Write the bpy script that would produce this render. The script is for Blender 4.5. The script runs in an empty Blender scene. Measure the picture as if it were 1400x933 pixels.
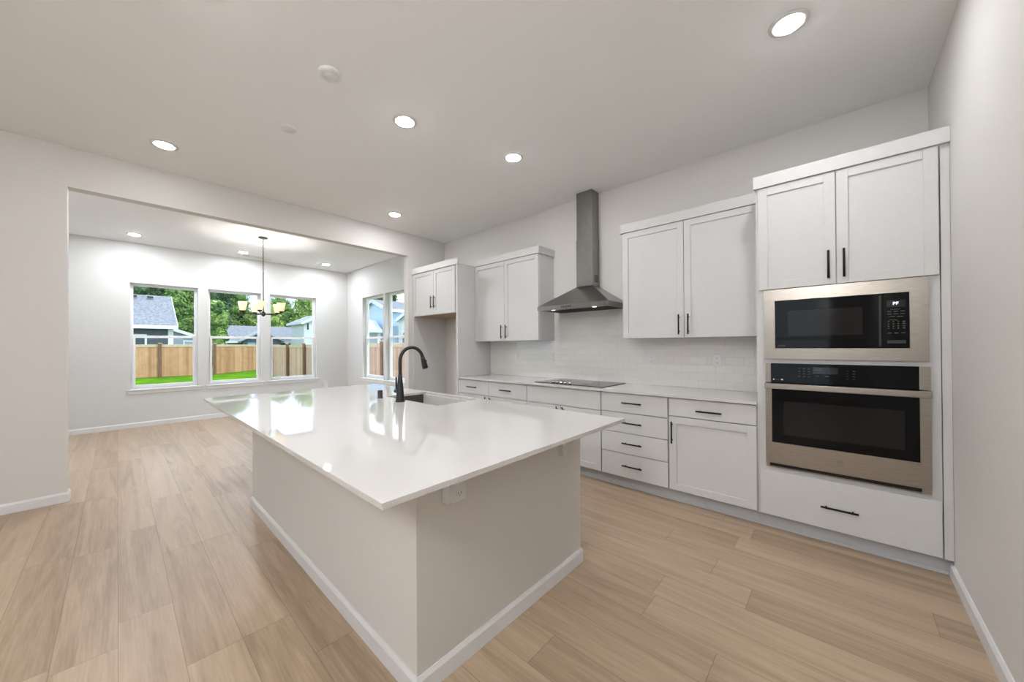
import bpy, bmesh, math, random
from mathutils import Vector, Matrix
random.seed(7)
C = bpy.context.scene.collection
S = bpy.context.scene

# ---------------------------------------------------------------- camera, world, sun, exposure
def setup_camera():
    yaw, pitch, roll = math.radians(42.3099), math.radians(0.2706), math.radians(-0.3766)
    f = Vector((-math.sin(yaw)*math.cos(pitch), math.cos(yaw)*math.cos(pitch), math.sin(pitch)))
    r = Vector((math.cos(yaw), math.sin(yaw), 0)); u = r.cross(f)
    r2 = r*math.cos(roll) + u*math.sin(roll); u2 = -r*math.sin(roll) + u*math.cos(roll)
    cd = bpy.data.cameras.new('camera'); co = bpy.data.objects.new('camera', cd); C.objects.link(co)
    m = Matrix((r2, u2, -f)).transposed().to_4x4(); m.translation = (0, 0, 1.3378)
    co.matrix_world = m
    cd.sensor_width = 36; cd.lens = 490.745/1400*36
    cd.shift_y = (470.44-466.5)/1400; cd.clip_start = 0.03; cd.clip_end = 500
    S.camera = co
setup_camera()
SKY = 2.2          # sky strength
SUN = 2.6
LAMP = 215.0       # downlight diffuser radiance
S.view_settings.view_transform = 'Standard'; S.view_settings.look = 'None'
S.view_settings.gamma = 1; S.view_settings.exposure = 0.27; S.view_settings.use_curve_mapping = False

w = bpy.data.worlds.new('sky'); S.world = w; w.use_nodes = True
nt = w.node_tree; nt.nodes.clear()
def N(nt, t, **k):
    n = nt.nodes.new(t)
    for a, v in k.items(): setattr(n, a, v)
    return n
out = N(nt, 'ShaderNodeOutputWorld'); bg = N(nt, 'ShaderNodeBackground')
tc = N(nt, 'ShaderNodeTexCoord'); sep = N(nt, 'ShaderNodeSeparateXYZ'); rmp = N(nt, 'ShaderNodeValToRGB')
nt.links.new(tc.outputs['Generated'], sep.inputs[0]); nt.links.new(sep.outputs['Z'], rmp.inputs[0])
rmp.color_ramp.elements[0].position = 0.0; rmp.color_ramp.elements[0].color = (0.62, 0.76, 0.92, 1)
rmp.color_ramp.elements[1].position = 0.8; rmp.color_ramp.elements[1].color = (0.28, 0.48, 0.85, 1)
nz = N(nt, 'ShaderNodeTexNoise'); nz.inputs['Scale'].default_value = 3.2; nz.inputs['Detail'].default_value = 5
nt.links.new(tc.outputs['Generated'], nz.inputs['Vector'])
cr = N(nt, 'ShaderNodeValToRGB'); cr.color_ramp.elements[0].position = 0.40; cr.color_ramp.elements[1].position = 0.62
nt.links.new(nz.outputs['Fac'], cr.inputs[0])
mx = N(nt, 'ShaderNodeMixRGB'); mx.inputs['Color2'].default_value = (0.92, 0.95, 1.0, 1)
nt.links.new(cr.outputs[0], mx.inputs['Fac']); nt.links.new(rmp.outputs[0], mx.inputs['Color1'])
nt.links.new(mx.outputs[0], bg.inputs['Color']); bg.inputs['Strength'].default_value = SKY
nt.links.new(bg.outputs[0], out.inputs[0])

sd = bpy.data.lights.new('sun', 'SUN'); sd.energy = SUN; sd.angle = math.radians(0.6); sd.color = (1.0, 0.95, 0.88)
so = bpy.data.objects.new('sun', sd); C.objects.link(so)
so.rotation_euler = Vector((0.62, 0.36, 1.05)).to_track_quat('Z', 'Y').to_euler()
so.location = (20, 10, 30)

# ---------------------------------------------------------------- dimensions
XH = -5.0      # kitchen face of the wall with the wide opening
TH = 0.12
YB = 3.783     # back wall
XR = 0.472     # right wall
HC = 3.113     # ceiling
HO = 2.762     # opening head
YO1, YO2 = -0.297, 3.076
XD = -8.764    # dining far wall
YD = 3.733     # dining side wall
YL = -1.0      # dining near side wall
YR = -5.0      # rear wall of the room
SILL, WTOP = 0.635, 2.44
GZ = -0.32     # lawn level
CT = 0.914     # counter top

# ---------------------------------------------------------------- materials
def pbr(name, col, rough=0.5, metal=0.0, emit=None, estr=0.0, spec=0.5, coat=0.0, aniso=0.0):
    m = bpy.data.materials.new(name); m.use_nodes = True
    b = m.node_tree.nodes['Principled BSDF']
    b.inputs['Base Color'].default_value = (*col, 1); b.inputs['Roughness'].default_value = rough
    b.inputs['Metallic'].default_value = metal; b.inputs['Specular IOR Level'].default_value = spec
    b.inputs['Coat Weight'].default_value = coat; b.inputs['Anisotropic'].default_value = aniso
    if emit: b.inputs['Emission Color'].default_value = (*emit, 1); b.inputs['Emission Strength'].default_value = estr
    return m
def L(nt, a, b): nt.links.new(a, b)
def add_noise(m, scale, c1, c2, stretch=(1, 1, 1), detail=4, bump=0.0, lo=0.35, hi=0.65):
    nt = m.node_tree; b = nt.nodes['Principled BSDF']
    tc = N(nt, 'ShaderNodeTexCoord'); mp = N(nt, 'ShaderNodeMapping'); mp.inputs['Scale'].default_value = stretch
    nz = N(nt, 'ShaderNodeTexNoise'); nz.inputs['Scale'].default_value = scale; nz.inputs['Detail'].default_value = detail
    cr = N(nt, 'ShaderNodeValToRGB')
    cr.color_ramp.elements[0].position = lo; cr.color_ramp.elements[0].color = (*c1, 1)
    cr.color_ramp.elements[1].position = hi; cr.color_ramp.elements[1].color = (*c2, 1)
    L(nt, tc.outputs['Object'], mp.inputs[0]); L(nt, mp.outputs[0], nz.inputs['Vector'])
    L(nt, nz.outputs['Fac'], cr.inputs[0]); L(nt, cr.outputs[0], b.inputs['Base Color'])
    if bump:
        bp = N(nt, 'ShaderNodeBump'); bp.inputs['Strength'].default_value = bump; bp.inputs['Distance'].default_value = 0.002
        L(nt, nz.outputs['Fac'], bp.inputs['Height']); L(nt, bp.outputs[0], b.inputs['Normal'])
    return m
M = {}
def paint(name, col, rough=0.6, sc=60, amt=0.012, bump=0.05):
    m = pbr(name, col, rough, spec=0.3)
    return add_noise(m, sc, tuple(c-amt for c in col), tuple(c+amt for c in col), bump=bump)
M['wall'] = paint('wall paint', (0.67, 0.648, 0.62), 0.7, 120)
M['dwall'] = paint('dining wall paint', (0.64, 0.64, 0.635), 0.7, 120)
M['ceil'] = paint('ceiling paint', (0.90, 0.90, 0.895), 0.8, 160, bump=0.12)
M['trim'] = paint('trim paint', (0.72, 0.72, 0.72), 0.4, 40, bump=0.0)
M['cab'] = paint('cabinet lacquer', (0.61, 0.607, 0.60), 0.38, 30, 0.006, bump=0.0)
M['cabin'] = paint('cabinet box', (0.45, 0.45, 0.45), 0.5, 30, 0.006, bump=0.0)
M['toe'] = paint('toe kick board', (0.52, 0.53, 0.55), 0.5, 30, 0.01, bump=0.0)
M['under'] = add_noise(pbr('raw cabinet underside', (0.45, 0.33, 0.22), 0.6), 8, (0.42, 0.30, 0.20), (0.52, 0.39, 0.27), (1, 8, 1))
M['quartz'] = add_noise(pbr('pale quartz', (0.68, 0.66, 0.63), 0.035, spec=0.5), 220, (0.57, 0.555, 0.535), (0.63, 0.615, 0.595))
M['steel'] = add_noise(pbr('brushed steel', (0.55, 0.52, 0.48), 0.30, 1.0), 14, (0.29, 0.26, 0.225), (0.40, 0.36, 0.315), (1, 1, 60))
M['hoodsteel'] = add_noise(pbr('hood steel', (0.5, 0.5, 0.5), 0.28, 1.0), 10, (0.235, 0.23, 0.225), (0.30, 0.295, 0.285), (40, 40, 1))
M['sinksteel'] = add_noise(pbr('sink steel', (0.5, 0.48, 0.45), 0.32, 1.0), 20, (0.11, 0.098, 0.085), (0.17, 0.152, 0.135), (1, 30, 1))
M['black'] = pbr('matte black metal', (0.012, 0.012, 0.013), 0.42)
M['pull'] = pbr('black pull', (0.010, 0.009, 0.009), 0.5, spec=0.2)
M['bglass'] = pbr('black appliance glass', (0.003, 0.003, 0.0035), 0.05, spec=0.16)
M['bwin'] = pbr('dark oven window', (0.012, 0.0105, 0.0095), 0.08, spec=0.2)
M['dark'] = pbr('dark recess', (0.01, 0.01, 0.01), 0.7)
M['legend'] = pbr('grey key legends', (0.10, 0.10, 0.09), 0.6, spec=0.2)
M['display'] = pbr('display', (0.003, 0.003, 0.006), 0.1)
M['digits'] = pbr('lit digits', (0.8, 0.85, 1), 0.4, emit=(0.75, 0.82, 1.0), estr=1.6)
M['logo'] = pbr('engraved badge', (0.30, 0.28, 0.25), 0.4, 1.0)
M['plastic'] = pbr('white plastic', (0.72, 0.72, 0.71), 0.35)
M['slot'] = pbr('outlet slots', (0.10, 0.10, 0.10), 0.6)
M['cookglass'] = pbr('cooktop ceramic glass', (0.03, 0.028, 0.026), 0.09, spec=0.45)
M['knob'] = pbr('steel knob', (0.6, 0.58, 0.55), 0.25, 1.0)
M['vinyl'] = pbr('white vinyl', (0.82, 0.83, 0.84), 0.35)
def lampmat(name, col, s): return pbr(name, (0.9, 0.9, 0.9), 0.5, emit=col, estr=s)
M['lampk'] = lampmat('kitchen lamp diffuser', (0.97, 0.98, 1.0), LAMP*1.08)
M['lampd'] = lampmat('dining lamp diffuser', (0.94, 0.97, 1.0), LAMP*1.85)
M['lampdim'] = lampmat('dimmed kitchen lamp diffuser', (0.97, 0.98, 1.0), LAMP*0.4)
M['lampfill'] = lampmat('added living fill diffuser', (0.97, 0.97, 1.0), LAMP*0.6)  # emission of the unseen lights added behind the viewer
M['globe'] = lampmat('added fill globe', (0.98, 0.985, 1.0), LAMP*0.19)  # glow of the unseen globe added as fill light
M['bulb'] = lampmat('chandelier bulb', (1.0, 0.98, 0.95), 560)
M['hoodlamp'] = lampmat('hood lamp', (1.0, 0.9, 0.78), 2.2)
M['shade'] = pbr('amber glass shade', (0.9, 0.78, 0.55), 0.35, emit=(1.0, 0.78, 0.47), estr=0.55)
M['bronze'] = pbr('dark bronze', (0.04, 0.035, 0.03), 0.4, 0.6)
def glass():
    m = bpy.data.materials.new('window glass'); m.use_nodes = True; nt = m.node_tree; nt.nodes.clear()
    o = N(nt, 'ShaderNodeOutputMaterial'); mix = N(nt, 'ShaderNodeMixShader'); fr = N(nt, 'ShaderNodeFresnel'); ge = N(nt, 'ShaderNodeNewGeometry'); mr = N(nt, 'ShaderNodeMapRange')
    t = N(nt, 'ShaderNodeBsdfTransparent'); g = N(nt, 'ShaderNodeBsdfGlossy'); g.inputs['Roughness'].default_value = 0.0
    t.inputs[0].default_value = (0.94, 0.96, 0.96, 1); mr.inputs['To Min'].default_value = 1.33; mr.inputs['To Max'].default_value = 1/1.33
    L(nt, ge.outputs['Backfacing'], mr.inputs['Value']); L(nt, mr.outputs[0], fr.inputs['IOR'])
    L(nt, fr.outputs[0], mix.inputs[0]); L(nt, t.outputs[0], mix.inputs[1]); L(nt, g.outputs[0], mix.inputs[2]); L(nt, mix.outputs[0], o.inputs[0])
    return m
M['glass'] = glass()

def floor_mat():
    m = pbr('oak vinyl plank', (0.5, 0.4, 0.3), 0.42, spec=0.4); nt = m.node_tree; b = nt.nodes['Principled BSDF']
    tc = N(nt, 'ShaderNodeTexCoord'); sp = N(nt, 'ShaderNodeSeparateXYZ'); L(nt, tc.outputs['Object'], sp.inputs[0])
    def mth(op, a, bb=None, cl=False):
        n = N(nt, 'ShaderNodeMath', operation=op, use_clamp=cl)
        for i, q in enumerate((a, bb)):
            if q is None: continue
            if isinstance(q, (int, float)): n.inputs[i].default_value = q
            else: L(nt, q, n.inputs[i])
        return n.outputs[0]
    W, LEN = 0.1935, 1.225
    ry = mth('DIVIDE', sp.outputs['Y'], W); row = mth('FLOOR', ry); fy = mth('FRACT', ry)
    wn = N(nt, 'ShaderNodeTexWhiteNoise', noise_dimensions='1D'); L(nt, mth('ADD', row, 0.37), wn.inputs['W'])
    rx = mth('ADD', mth('DIVIDE', sp.outputs['X'], LEN), mth('MULTIPLY', wn.outputs['Value'], 7.3))
    idx = mth('FLOOR', rx); fx = mth('FRACT', rx)
    cmb = N(nt, 'ShaderNodeCombineXYZ'); L(nt, idx, cmb.inputs[0]); L(nt, row, cmb.inputs[1])
    w2 = N(nt, 'ShaderNodeTexWhiteNoise', noise_dimensions='3D'); L(nt, cmb.outputs[0], w2.inputs['Vector'])
    # seams
    ey = mth('MINIMUM', fy, mth('SUBTRACT', 1.0, fy)); ex = mth('MINIMUM', fx, mth('SUBTRACT', 1.0, fx))
    sy = mth('LESS_THAN', ey, 0.0065); sx = mth('LESS_THAN', ex, 0.0011); seam = mth('MAXIMUM', sy, sx)
    # grain: noise stretched along the plank, offset per plank
    off = N(nt, 'ShaderNodeVectorMath', operation='MULTIPLY_ADD')
    L(nt, w2.outputs['Color'], off.inputs[0]); off.inputs[1].default_value = (40, 40, 40); L(nt, tc.outputs['Object'], off.inputs[2])
    mp = N(nt, 'ShaderNodeMapping'); mp.inputs['Scale'].default_value = (0.8, 13, 1); L(nt, off.outputs[0], mp.inputs[0])
    n1 = N(nt, 'ShaderNodeTexNoise'); n1.inputs['Scale'].default_value = 1.2; n1.inputs['Detail'].default_value = 6; n1.inputs['Distortion'].default_value = 0.9
    L(nt, mp.outputs[0], n1.inputs['Vector'])
    mp2 = N(nt, 'ShaderNodeMapping'); mp2.inputs['Scale'].default_value = (3, 60, 1); L(nt, off.outputs[0], mp2.inputs[0])
    n2 = N(nt, 'ShaderNodeTexNoise'); n2.inputs['Scale'].default_value = 2; n2.inputs['Detail'].default_value = 3; L(nt, mp2.outputs[0], n2.inputs['Vector'])
    cr = N(nt, 'ShaderNodeValToRGB'); e = cr.color_ramp.elements
    e[0].position = 0.30; e[0].color = (0.29, 0.207, 0.137, 1); e[1].position = 0.70; e[1].color = (0.475, 0.362, 0.255, 1)
    md = e.new(0.5); md.color = (0.40, 0.297, 0.205, 1)
    g = mth('ADD', mth('MULTIPLY', n1.outputs['Fac'], 0.62), mth('MULTIPLY', n2.outputs['Fac'], 0.38))
    g = mth('ADD', g, mth('MULTIPLY', mth('SUBTRACT', w2.outputs['Value'], 0.5), 0.17))
    L(nt, g, cr.inputs[0])
    mx = N(nt, 'ShaderNodeMixRGB'); mx.blend_type = 'MULTIPLY'; mx.inputs['Color2'].default_value = (0.62, 0.57, 0.52, 1)
    L(nt, seam, mx.inputs['Fac']); L(nt, cr.outputs[0], mx.inputs['Color1']); L(nt, mx.outputs[0], b.inputs['Base Color'])
    rr = mth('ADD', 0.30, mth('MULTIPLY', n2.outputs['Fac'], 0.14)); L(nt, rr, b.inputs['Roughness'])
    bp = N(nt, 'ShaderNodeBump'); bp.inputs['Strength'].default_value = 0.12; bp.inputs['Distance'].default_value = 0.001
    L(nt, g, bp.inputs['Height']); L(nt, bp.outputs[0], b.inputs['Normal'])
    return m
M['floor'] = floor_mat()

def tile_mat():
    m = pbr('glazed subway tile', (0.70, 0.67, 0.64), 0.05, spec=0.6); nt = m.node_tree; b = nt.nodes['Principled BSDF']
    tc = N(nt, 'ShaderNodeTexCoord'); sp = N(nt, 'ShaderNodeSeparateXYZ'); L(nt, tc.outputs['Object'], sp.inputs[0])
    cb = N(nt, 'ShaderNodeCombineXYZ'); L(nt, sp.outputs['X'], cb.inputs[0]); L(nt, sp.outputs['Z'], cb.inputs[1])
    mp = N(nt, 'ShaderNodeMapping'); mp.inputs['Location'].default_value = (0.02, -0.914, 0); L(nt, cb.outputs[0], mp.inputs[0])
    br = N(nt, 'ShaderNodeTexBrick'); L(nt, mp.outputs[0], br.inputs['Vector'])
    br.inputs['Scale'].default_value = 1; br.inputs['Brick Width'].default_value = 0.152; br.inputs['Row Height'].default_value = 0.0762
    br.inputs['Mortar Size'].default_value = 0.0016; br.inputs['Mortar Smooth'].default_value = 0.3
    br.inputs['Color1'].default_value = (0.76, 0.74, 0.715, 1); br.inputs['Color2'].default_value = (0.73, 0.705, 0.68, 1)
    br.inputs['Mortar'].default_value = (0.63, 0.61, 0.59, 1)
    L(nt, br.outputs['Color'], b.inputs['Base Color'])
    nz = N(nt, 'ShaderNodeTexNoise'); nz.inputs['Scale'].default_value = 9; nz.inputs['Detail'].default_value = 1; L(nt, tc.outputs['Object'], nz.inputs['Vector'])
    mt = N(nt, 'ShaderNodeMath', operation='MULTIPLY_ADD'); L(nt, br.outputs['Fac'], mt.inputs[0]); mt.inputs[1].default_value = -1.0; L(nt, nz.outputs['Fac'], mt.inputs[2])
    bp = N(nt, 'ShaderNodeBump'); bp.inputs['Strength'].default_value = 0.5; bp.inputs['Distance'].default_value = 0.0012
    L(nt, mt.outputs[0], bp.inputs['Height']); L(nt, bp.outputs[0], b.inputs['Normal'])
    return m
M['tile'] = tile_mat()

# exterior materials
M['grass'] = add_noise(pbr('mown grass', (0.1, 0.3, 0.03), 1.0, spec=0.0), 1.6, (0.06, 0.17, 0.008), (0.14, 0.30, 0.018), detail=8)
def board_mat(name, c1, c2, axis):
    m = pbr(name, c1, 0.9, spec=0.05); nt = m.node_tree; b = nt.nodes['Principled BSDF']
    tc = N(nt, 'ShaderNodeTexCoord'); mp = N(nt, 'ShaderNodeMapping')
    mp.inputs['Scale'].default_value = (7.1, 7.1, 0.0) if axis is None else axis
    L(nt, tc.outputs['Object'], mp.inputs[0])
    fl = N(nt, 'ShaderNodeVectorMath', operation='FLOOR'); L(nt, mp.outputs[0], fl.inputs[0])
    wn = N(nt, 'ShaderNodeTexWhiteNoise'); L(nt, fl.outputs[0], wn.inputs['Vector'])
    nz = N(nt, 'ShaderNodeTexNoise'); nz.inputs['Scale'].default_value = 3; nz.inputs['Detail'].default_value = 4; L(nt, tc.outputs['Object'], nz.inputs['Vector'])
    ad = N(nt, 'ShaderNodeMath', operation='MULTIPLY_ADD'); L(nt, nz.outputs['Fac'], ad.inputs[0]); ad.inputs[1].default_value = 0.6
    ms = N(nt, 'ShaderNodeMath', operation='MULTIPLY'); L(nt, wn.outputs['Value'], ms.inputs[0]); ms.inputs[1].default_value = 0.5
    L(nt, ms.outputs[0], ad.inputs[2])
    cr = N(nt, 'ShaderNodeValToRGB'); cr.color_ramp.elements[0].position = 0.25; cr.color_ramp.elements[0].color = (*c1, 1)
    cr.color_ramp.elements[1].position = 0.8; cr.color_ramp.elements[1].color = (*c2, 1)
    L(nt, ad.outputs[0], cr.inputs[0]); L(nt, cr.outputs[0], b.inputs['Base Color'])
    return m
M['cedar'] = board_mat('cedar boards', (0.40, 0.205, 0.105), (0.60, 0.355, 0.20), (0.0, 7.1, 0.0))
M['cedarside'] = board_mat('brightened cedar boards', (0.50, 0.31, 0.21), (0.68, 0.46, 0.34), (7.1, 0.0, 0.0))  # paler cedar copy, brightened for the fence's shaded side
M['cedarpost'] = add_noise(pbr('cedar post', (0.3, 0.16, 0.09), 0.8), 6, (0.17, 0.08, 0.045), (0.24, 0.12, 0.07), (3, 3, 0.5))
M['cedarcap'] = add_noise(pbr('cedar cap', (0.6, 0.45, 0.3), 0.8), 6, (0.55, 0.42, 0.28), (0.68, 0.54, 0.38))
M['concrete'] = add_noise(pbr('pale concrete', (0.6,0.59,0.57), 0.9), 5, (0.68, 0.67, 0.65), (0.76, 0.75, 0.73))  # pale tone makes the unseen slab throw more light indoors
M['shingle'] = add_noise(pbr('grey shingles', (0.3, 0.33, 0.37), 1.0, spec=0.0), 2.2, (0.20, 0.215, 0.235), (0.30, 0.32, 0.345), (1, 3, 4), detail=8)
M['paleshingle'] = add_noise(pbr('pale shingles', (0.4, 0.42, 0.45), 1.0, spec=0.0), 3, (0.33, 0.345, 0.365), (0.41, 0.43, 0.45), (1, 3, 4), detail=8)
def siding(name, col):
    m = pbr(name, col, 0.7); nt = m.node_tree; b = nt.nodes['Principled BSDF']
    tc = N(nt, 'ShaderNodeTexCoord'); wv = N(nt, 'ShaderNodeTexWave', wave_type='BANDS', bands_direction='Z', wave_profile='SAW')
    wv.inputs['Scale'].default_value = 1.6; L(nt, tc.outputs['Object'], wv.inputs['Vector'])
    bp = N(nt, 'ShaderNodeBump'); bp.inputs['Strength'].default_value = 0.6; bp.inputs['Distance'].default_value = 0.02
    L(nt, wv.outputs['Fac'], bp.inputs['Height']); L(nt, bp.outputs[0], b.inputs['Normal']); return m
M['slate'] = siding('slate siding', (0.065, 0.09, 0.115))
M['lilac'] = siding('lilac grey siding', (0.34, 0.38, 0.47))
M['palesiding'] = siding('pale siding', (0.70, 0.72, 0.74))
M['bluesiding'] = siding('light blue siding', (0.55, 0.72, 0.92))
M['greysiding'] = siding('grey siding', (0.36, 0.43, 0.50))
M['extwhite'] = pbr('exterior white trim', (0.75, 0.78, 0.8), 0.5)
M['extglass'] = pbr('house window', (0.05, 0.08, 0.10), 0.08)
M['paleglass'] = pbr('pale house window', (0.25, 0.38, 0.42), 0.1)
M['bark'] = add_noise(pbr('bark', (0.1, 0.07, 0.05), 0.9), 5, (0.08, 0.055, 0.04), (0.16, 0.12, 0.09), (3, 3, 1))
def leafmat(name, a, b): 
    m = add_noise(pbr(name, a, 0.6, spec=0.25), 1.3, a, b, detail=8, lo=0.40, hi=0.60)
    return m
M['leafdark'] = leafmat('dark foliage', (0.03, 0.085, 0.035), (0.10, 0.20, 0.07))
M['leafmid'] = leafmat('mid foliage', (0.07, 0.16, 0.04), (0.25, 0.40, 0.10))
M['leafbright'] = leafmat('bright foliage', (0.12, 0.24, 0.05), (0.42, 0.56, 0.16))

# ---------------------------------------------------------------- mesh helpers
class MB:
    def __init__(s): s.bm = bmesh.new()
    def box(s, x0, x1, y0, y1, z0, z1, bev=0.0, seg=1):
        x0, x1 = sorted((x0, x1)); y0, y1 = sorted((y0, y1)); z0, z1 = sorted((z0, z1))
        vs = [s.bm.verts.new(p) for p in ((x0,y0,z0),(x1,y0,z0),(x1,y1,z0),(x0,y1,z0),(x0,y0,z1),(x1,y0,z1),(x1,y1,z1),(x0,y1,z1))]
        fs = [s.bm.faces.new([vs[i] for i in f]) for f in ((0,3,2,1),(4,5,6,7),(0,1,5,4),(1,2,6,5),(2,3,7,6),(3,0,4,7))]
        if bev:
            es = {e for f in fs for e in f.edges}
            bmesh.ops.bevel(s.bm, geom=list(es), offset=bev, segments=seg, affect='EDGES', profile=0.5)
        return s
    def prism(s, pts, d):      # polygon of 3D points extruded by vector d
        d = Vector(d); a = [s.bm.verts.new(p) for p in pts]; b = [s.bm.verts.new(Vector(p)+d) for p in pts]
        s.bm.faces.new(a); s.bm.faces.new(b[::-1]); n = len(a)
        for i in range(n): s.bm.faces.new((a[i], b[i], b[(i+1) % n], a[(i+1) % n]))
        return s
    def lathe(s, prof, cen=(0,0,0), seg=32, capb=True, capt=True):   # prof [(r,z)]
        rings = []
        for r, z in prof:
            rings.append([s.bm.verts.new((cen[0]+r*math.cos(2*math.pi*i/seg), cen[1]+r*math.sin(2*math.pi*i/seg), cen[2]+z)) for i in range(seg)])
        for a, b in zip(rings, rings[1:]):
            for i in range(seg):
                f = s.bm.faces.new((a[i], a[(i+1) % seg], b[(i+1) % seg], b[i])); f.smooth = True
        if capb: s.bm.faces.new(rings[0][::-1])
        if capt: s.bm.faces.new(rings[-1])
        return s
    def tube(s, pts, rad, seg=12, caps=True):
        pts = [Vector(p) for p in pts]; n = len(pts); rings = []
        rads = rad if isinstance(rad, (list, tuple)) else [rad]*n
        t0 = (pts[1]-pts[0]).normalized(); up = Vector((0,0,1)) if abs(t0.z) < 0.9 else Vector((1,0,0))
        nx = t0.cross(up).normalized()
        for i, p in enumerate(pts):
            t = ((pts[min(i+1,n-1)]-pts[max(i-1,0)])).normalized()
            nx = (nx - t*nx.dot(t)).normalized(); ny = t.cross(nx)
            rings.append([s.bm.verts.new(p + rads[i]*(nx*math.cos(2*math.pi*k/seg)+ny*math.sin(2*math.pi*k/seg))) for k in range(seg)])
        for a, b in zip(rings, rings[1:]):
            for k in range(seg):
                f = s.bm.faces.new((a[k], a[(k+1) % seg], b[(k+1) % seg], b[k])); f.smooth = True
        if caps: s.bm.faces.new(rings[0][::-1]); s.bm.faces.new(rings[-1])
        return s
    def grid(s, us, vs, holes, w0, w1, fn):
        """slab with rectangular holes; us, vs cut lists; holes [(u0,u1,v0,v1)]; fn(u,v,w)->xyz"""
        us = sorted(set(us) | {h[i] for h in holes for i in (0,1)}); vs = sorted(set(vs) | {h[i] for h in holes for i in (2,3)})
        def solid(i, j):
            if i < 0 or j < 0 or i >= len(us)-1 or j >= len(vs)-1: return False
            cu = (us[i]+us[i+1])/2; cv = (vs[j]+vs[j+1])/2
            return not any(h[0] < cu < h[1] and h[2] < cv < h[3] for h in holes)
        cache = {}
        def V(i, j, k):
            if (i,j,k) not in cache: cache[(i,j,k)] = s.bm.verts.new(fn(us[i], vs[j], (w0, w1)[k]))
            return cache[(i,j,k)]
        for i in range(len(us)-1):
            for j in range(len(vs)-1):
                if not solid(i,j): continue
                s.bm.faces.new((V(i,j,0),V(i,j+1,0),V(i+1,j+1,0),V(i+1,j,0))); s.bm.faces.new((V(i,j,1),V(i+1,j,1),V(i+1,j+1,1),V(i,j+1,1)))
                for di, dj, a, b in ((-1,0,(i,j),(i,j+1)),(1,0,(i+1,j),(i+1,j+1)),(0,-1,(i,j),(i+1,j)),(0,1,(i,j+1),(i+1,j+1))):
                    if not solid(i+di, j+dj): s.bm.faces.new((V(*a,0),V(*b,0),V(*b,1),V(*a,1)))
        return s
    def build(s, name, mat, parent=None, recalc=True):
        if recalc: bmesh.ops.recalc_face_normals(s.bm, faces=s.bm.faces)
        me = bpy.data.meshes.new(name); s.bm.to_mesh(me); s.bm.free(); me.materials.append(mat)
        o = bpy.data.objects.new(name, me); C.objects.link(o)
        if parent is not None: o.parent = parent; o.matrix_parent_inverse = world(parent).inverted()
        return o
def world(o):
    m = Matrix.LocRotScale(o.location, o.rotation_euler, o.scale)
    return (world(o.parent) @ o.matrix_parent_inverse @ m) if o.parent else m
def empty(name, loc, rz=0.0):
    o = bpy.data.objects.new(name, None); C.objects.link(o); o.location = loc; o.rotation_euler = (0,0,rz); o.empty_display_size = 0.05; return o
def tag(o, label=None, cat=None, group=None, kind=None):
    if label: o['label'] = label
    if cat: o['category'] = cat
    if group: o['group'] = group
    if kind: o['kind'] = kind
    return o
def struct(o, label=None, cat=None): return tag(o, label, cat, None, 'structure')
def copy_tree(o, parent=None):
    c = o.copy(); C.objects.link(c); c.parent = parent
    for ch in list(o.children): copy_tree(ch, c)
    return c
def text_mesh(name, s, size, mat, parent, loc, rot, depth=0.0006):
    cu = bpy.data.curves.new(name, 'FONT'); cu.body = s; cu.size = size; cu.extrude = depth; cu.align_x = 'CENTER'; cu.align_y = 'CENTER'
    t = bpy.data.objects.new(name, cu); C.objects.link(t); bpy.context.view_layer.update()
    me = bpy.data.meshes.new_from_object(t); bpy.data.objects.remove(t); bpy.data.curves.remove(cu)
    me.transform(Matrix.Translation(loc) @ rot.to_matrix().to_4x4()); me.materials.clear(); me.materials.append(mat)
    o = bpy.data.objects.new(name, me); C.objects.link(o)
    if parent is not None: o.parent = parent; o.matrix_parent_inverse = world(parent).inverted()
    return o
from mathutils import Euler
FACE = Euler((math.radians(90), 0, 0))      # text standing in the XZ plane, read from -y

# ---------------------------------------------------------------- room shell
struct(MB().box(XD-0.15, XR+0.15, YR-0.15, YB+0.15, -0.12, 0.0).build('floor', M['floor']), 'light oak plank floor running through kitchen and dining', 'floor')
struct(MB().box(XD-0.15, XR+0.15, YR-0.15, YB+0.15, HC, HC+0.15).build('ceiling', M['ceil']), 'smooth off white ceiling', 'ceiling')
fx = lambda u, v, w: (w, u, v)      # wall in a x=const plane
fy = lambda u, v, w: (u, w, v)      # wall in a y=const plane
struct(MB().box(XH-TH, XR+0.15, YB, YB+0.15, 0, HC).build('wall_back', M['wall']), 'painted wall behind the cabinets', 'wall')
struct(MB().box(XR, XR+0.15, YR, YB, 0, HC).build('wall_right', M['wall']), 'blank wall at the right edge', 'wall')
struct(MB().grid((YR, YB), (0, HC), [(YO1, YO2, 0, HO)], XH-TH, XH, fx).build('wall_left', M['wall']), 'wall with the wide opening to the dining area', 'wall')
FW = [(0.14, 1.0), (1.15, 1.985), (2.14, 3.035)]
struct(MB().grid((YL-0.15, YD+0.15), (0, HC), [(a, b, SILL, WTOP) for a, b in FW], XD-0.15, XD, fx).build('wall_far', M['dwall']), 'far dining wall with three windows', 'wall')
SW = [(-7.97, -7.03), (-6.94, -6.0)]
struct(MB().grid((XD, XH-TH), (0, HC), [(a, b, SILL, WTOP) for a, b in SW], YD, YD+0.15, fy).build('wall_side', M['dwall']), 'dining side wall with two windows', 'wall')
DX = (-7.75, -5.95)
struct(MB().grid((XD, XH-TH), (0, HC), [(DX[0], DX[1], 0.0, 2.44)], YL-0.15, YL, fy).build('wall_near', M['dwall']), 'dining wall with the glass patio door', 'wall')
RW = [(-1.4, -0.1)]
struct(MB().grid((XH-TH, XR+0.15), (0, HC), [(a, b, 0.25, 2.7) for a, b in RW], YR-0.15, YR, fy).build('wall_rear', M['wall']), 'rear wall behind the viewer', 'wall')

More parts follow.
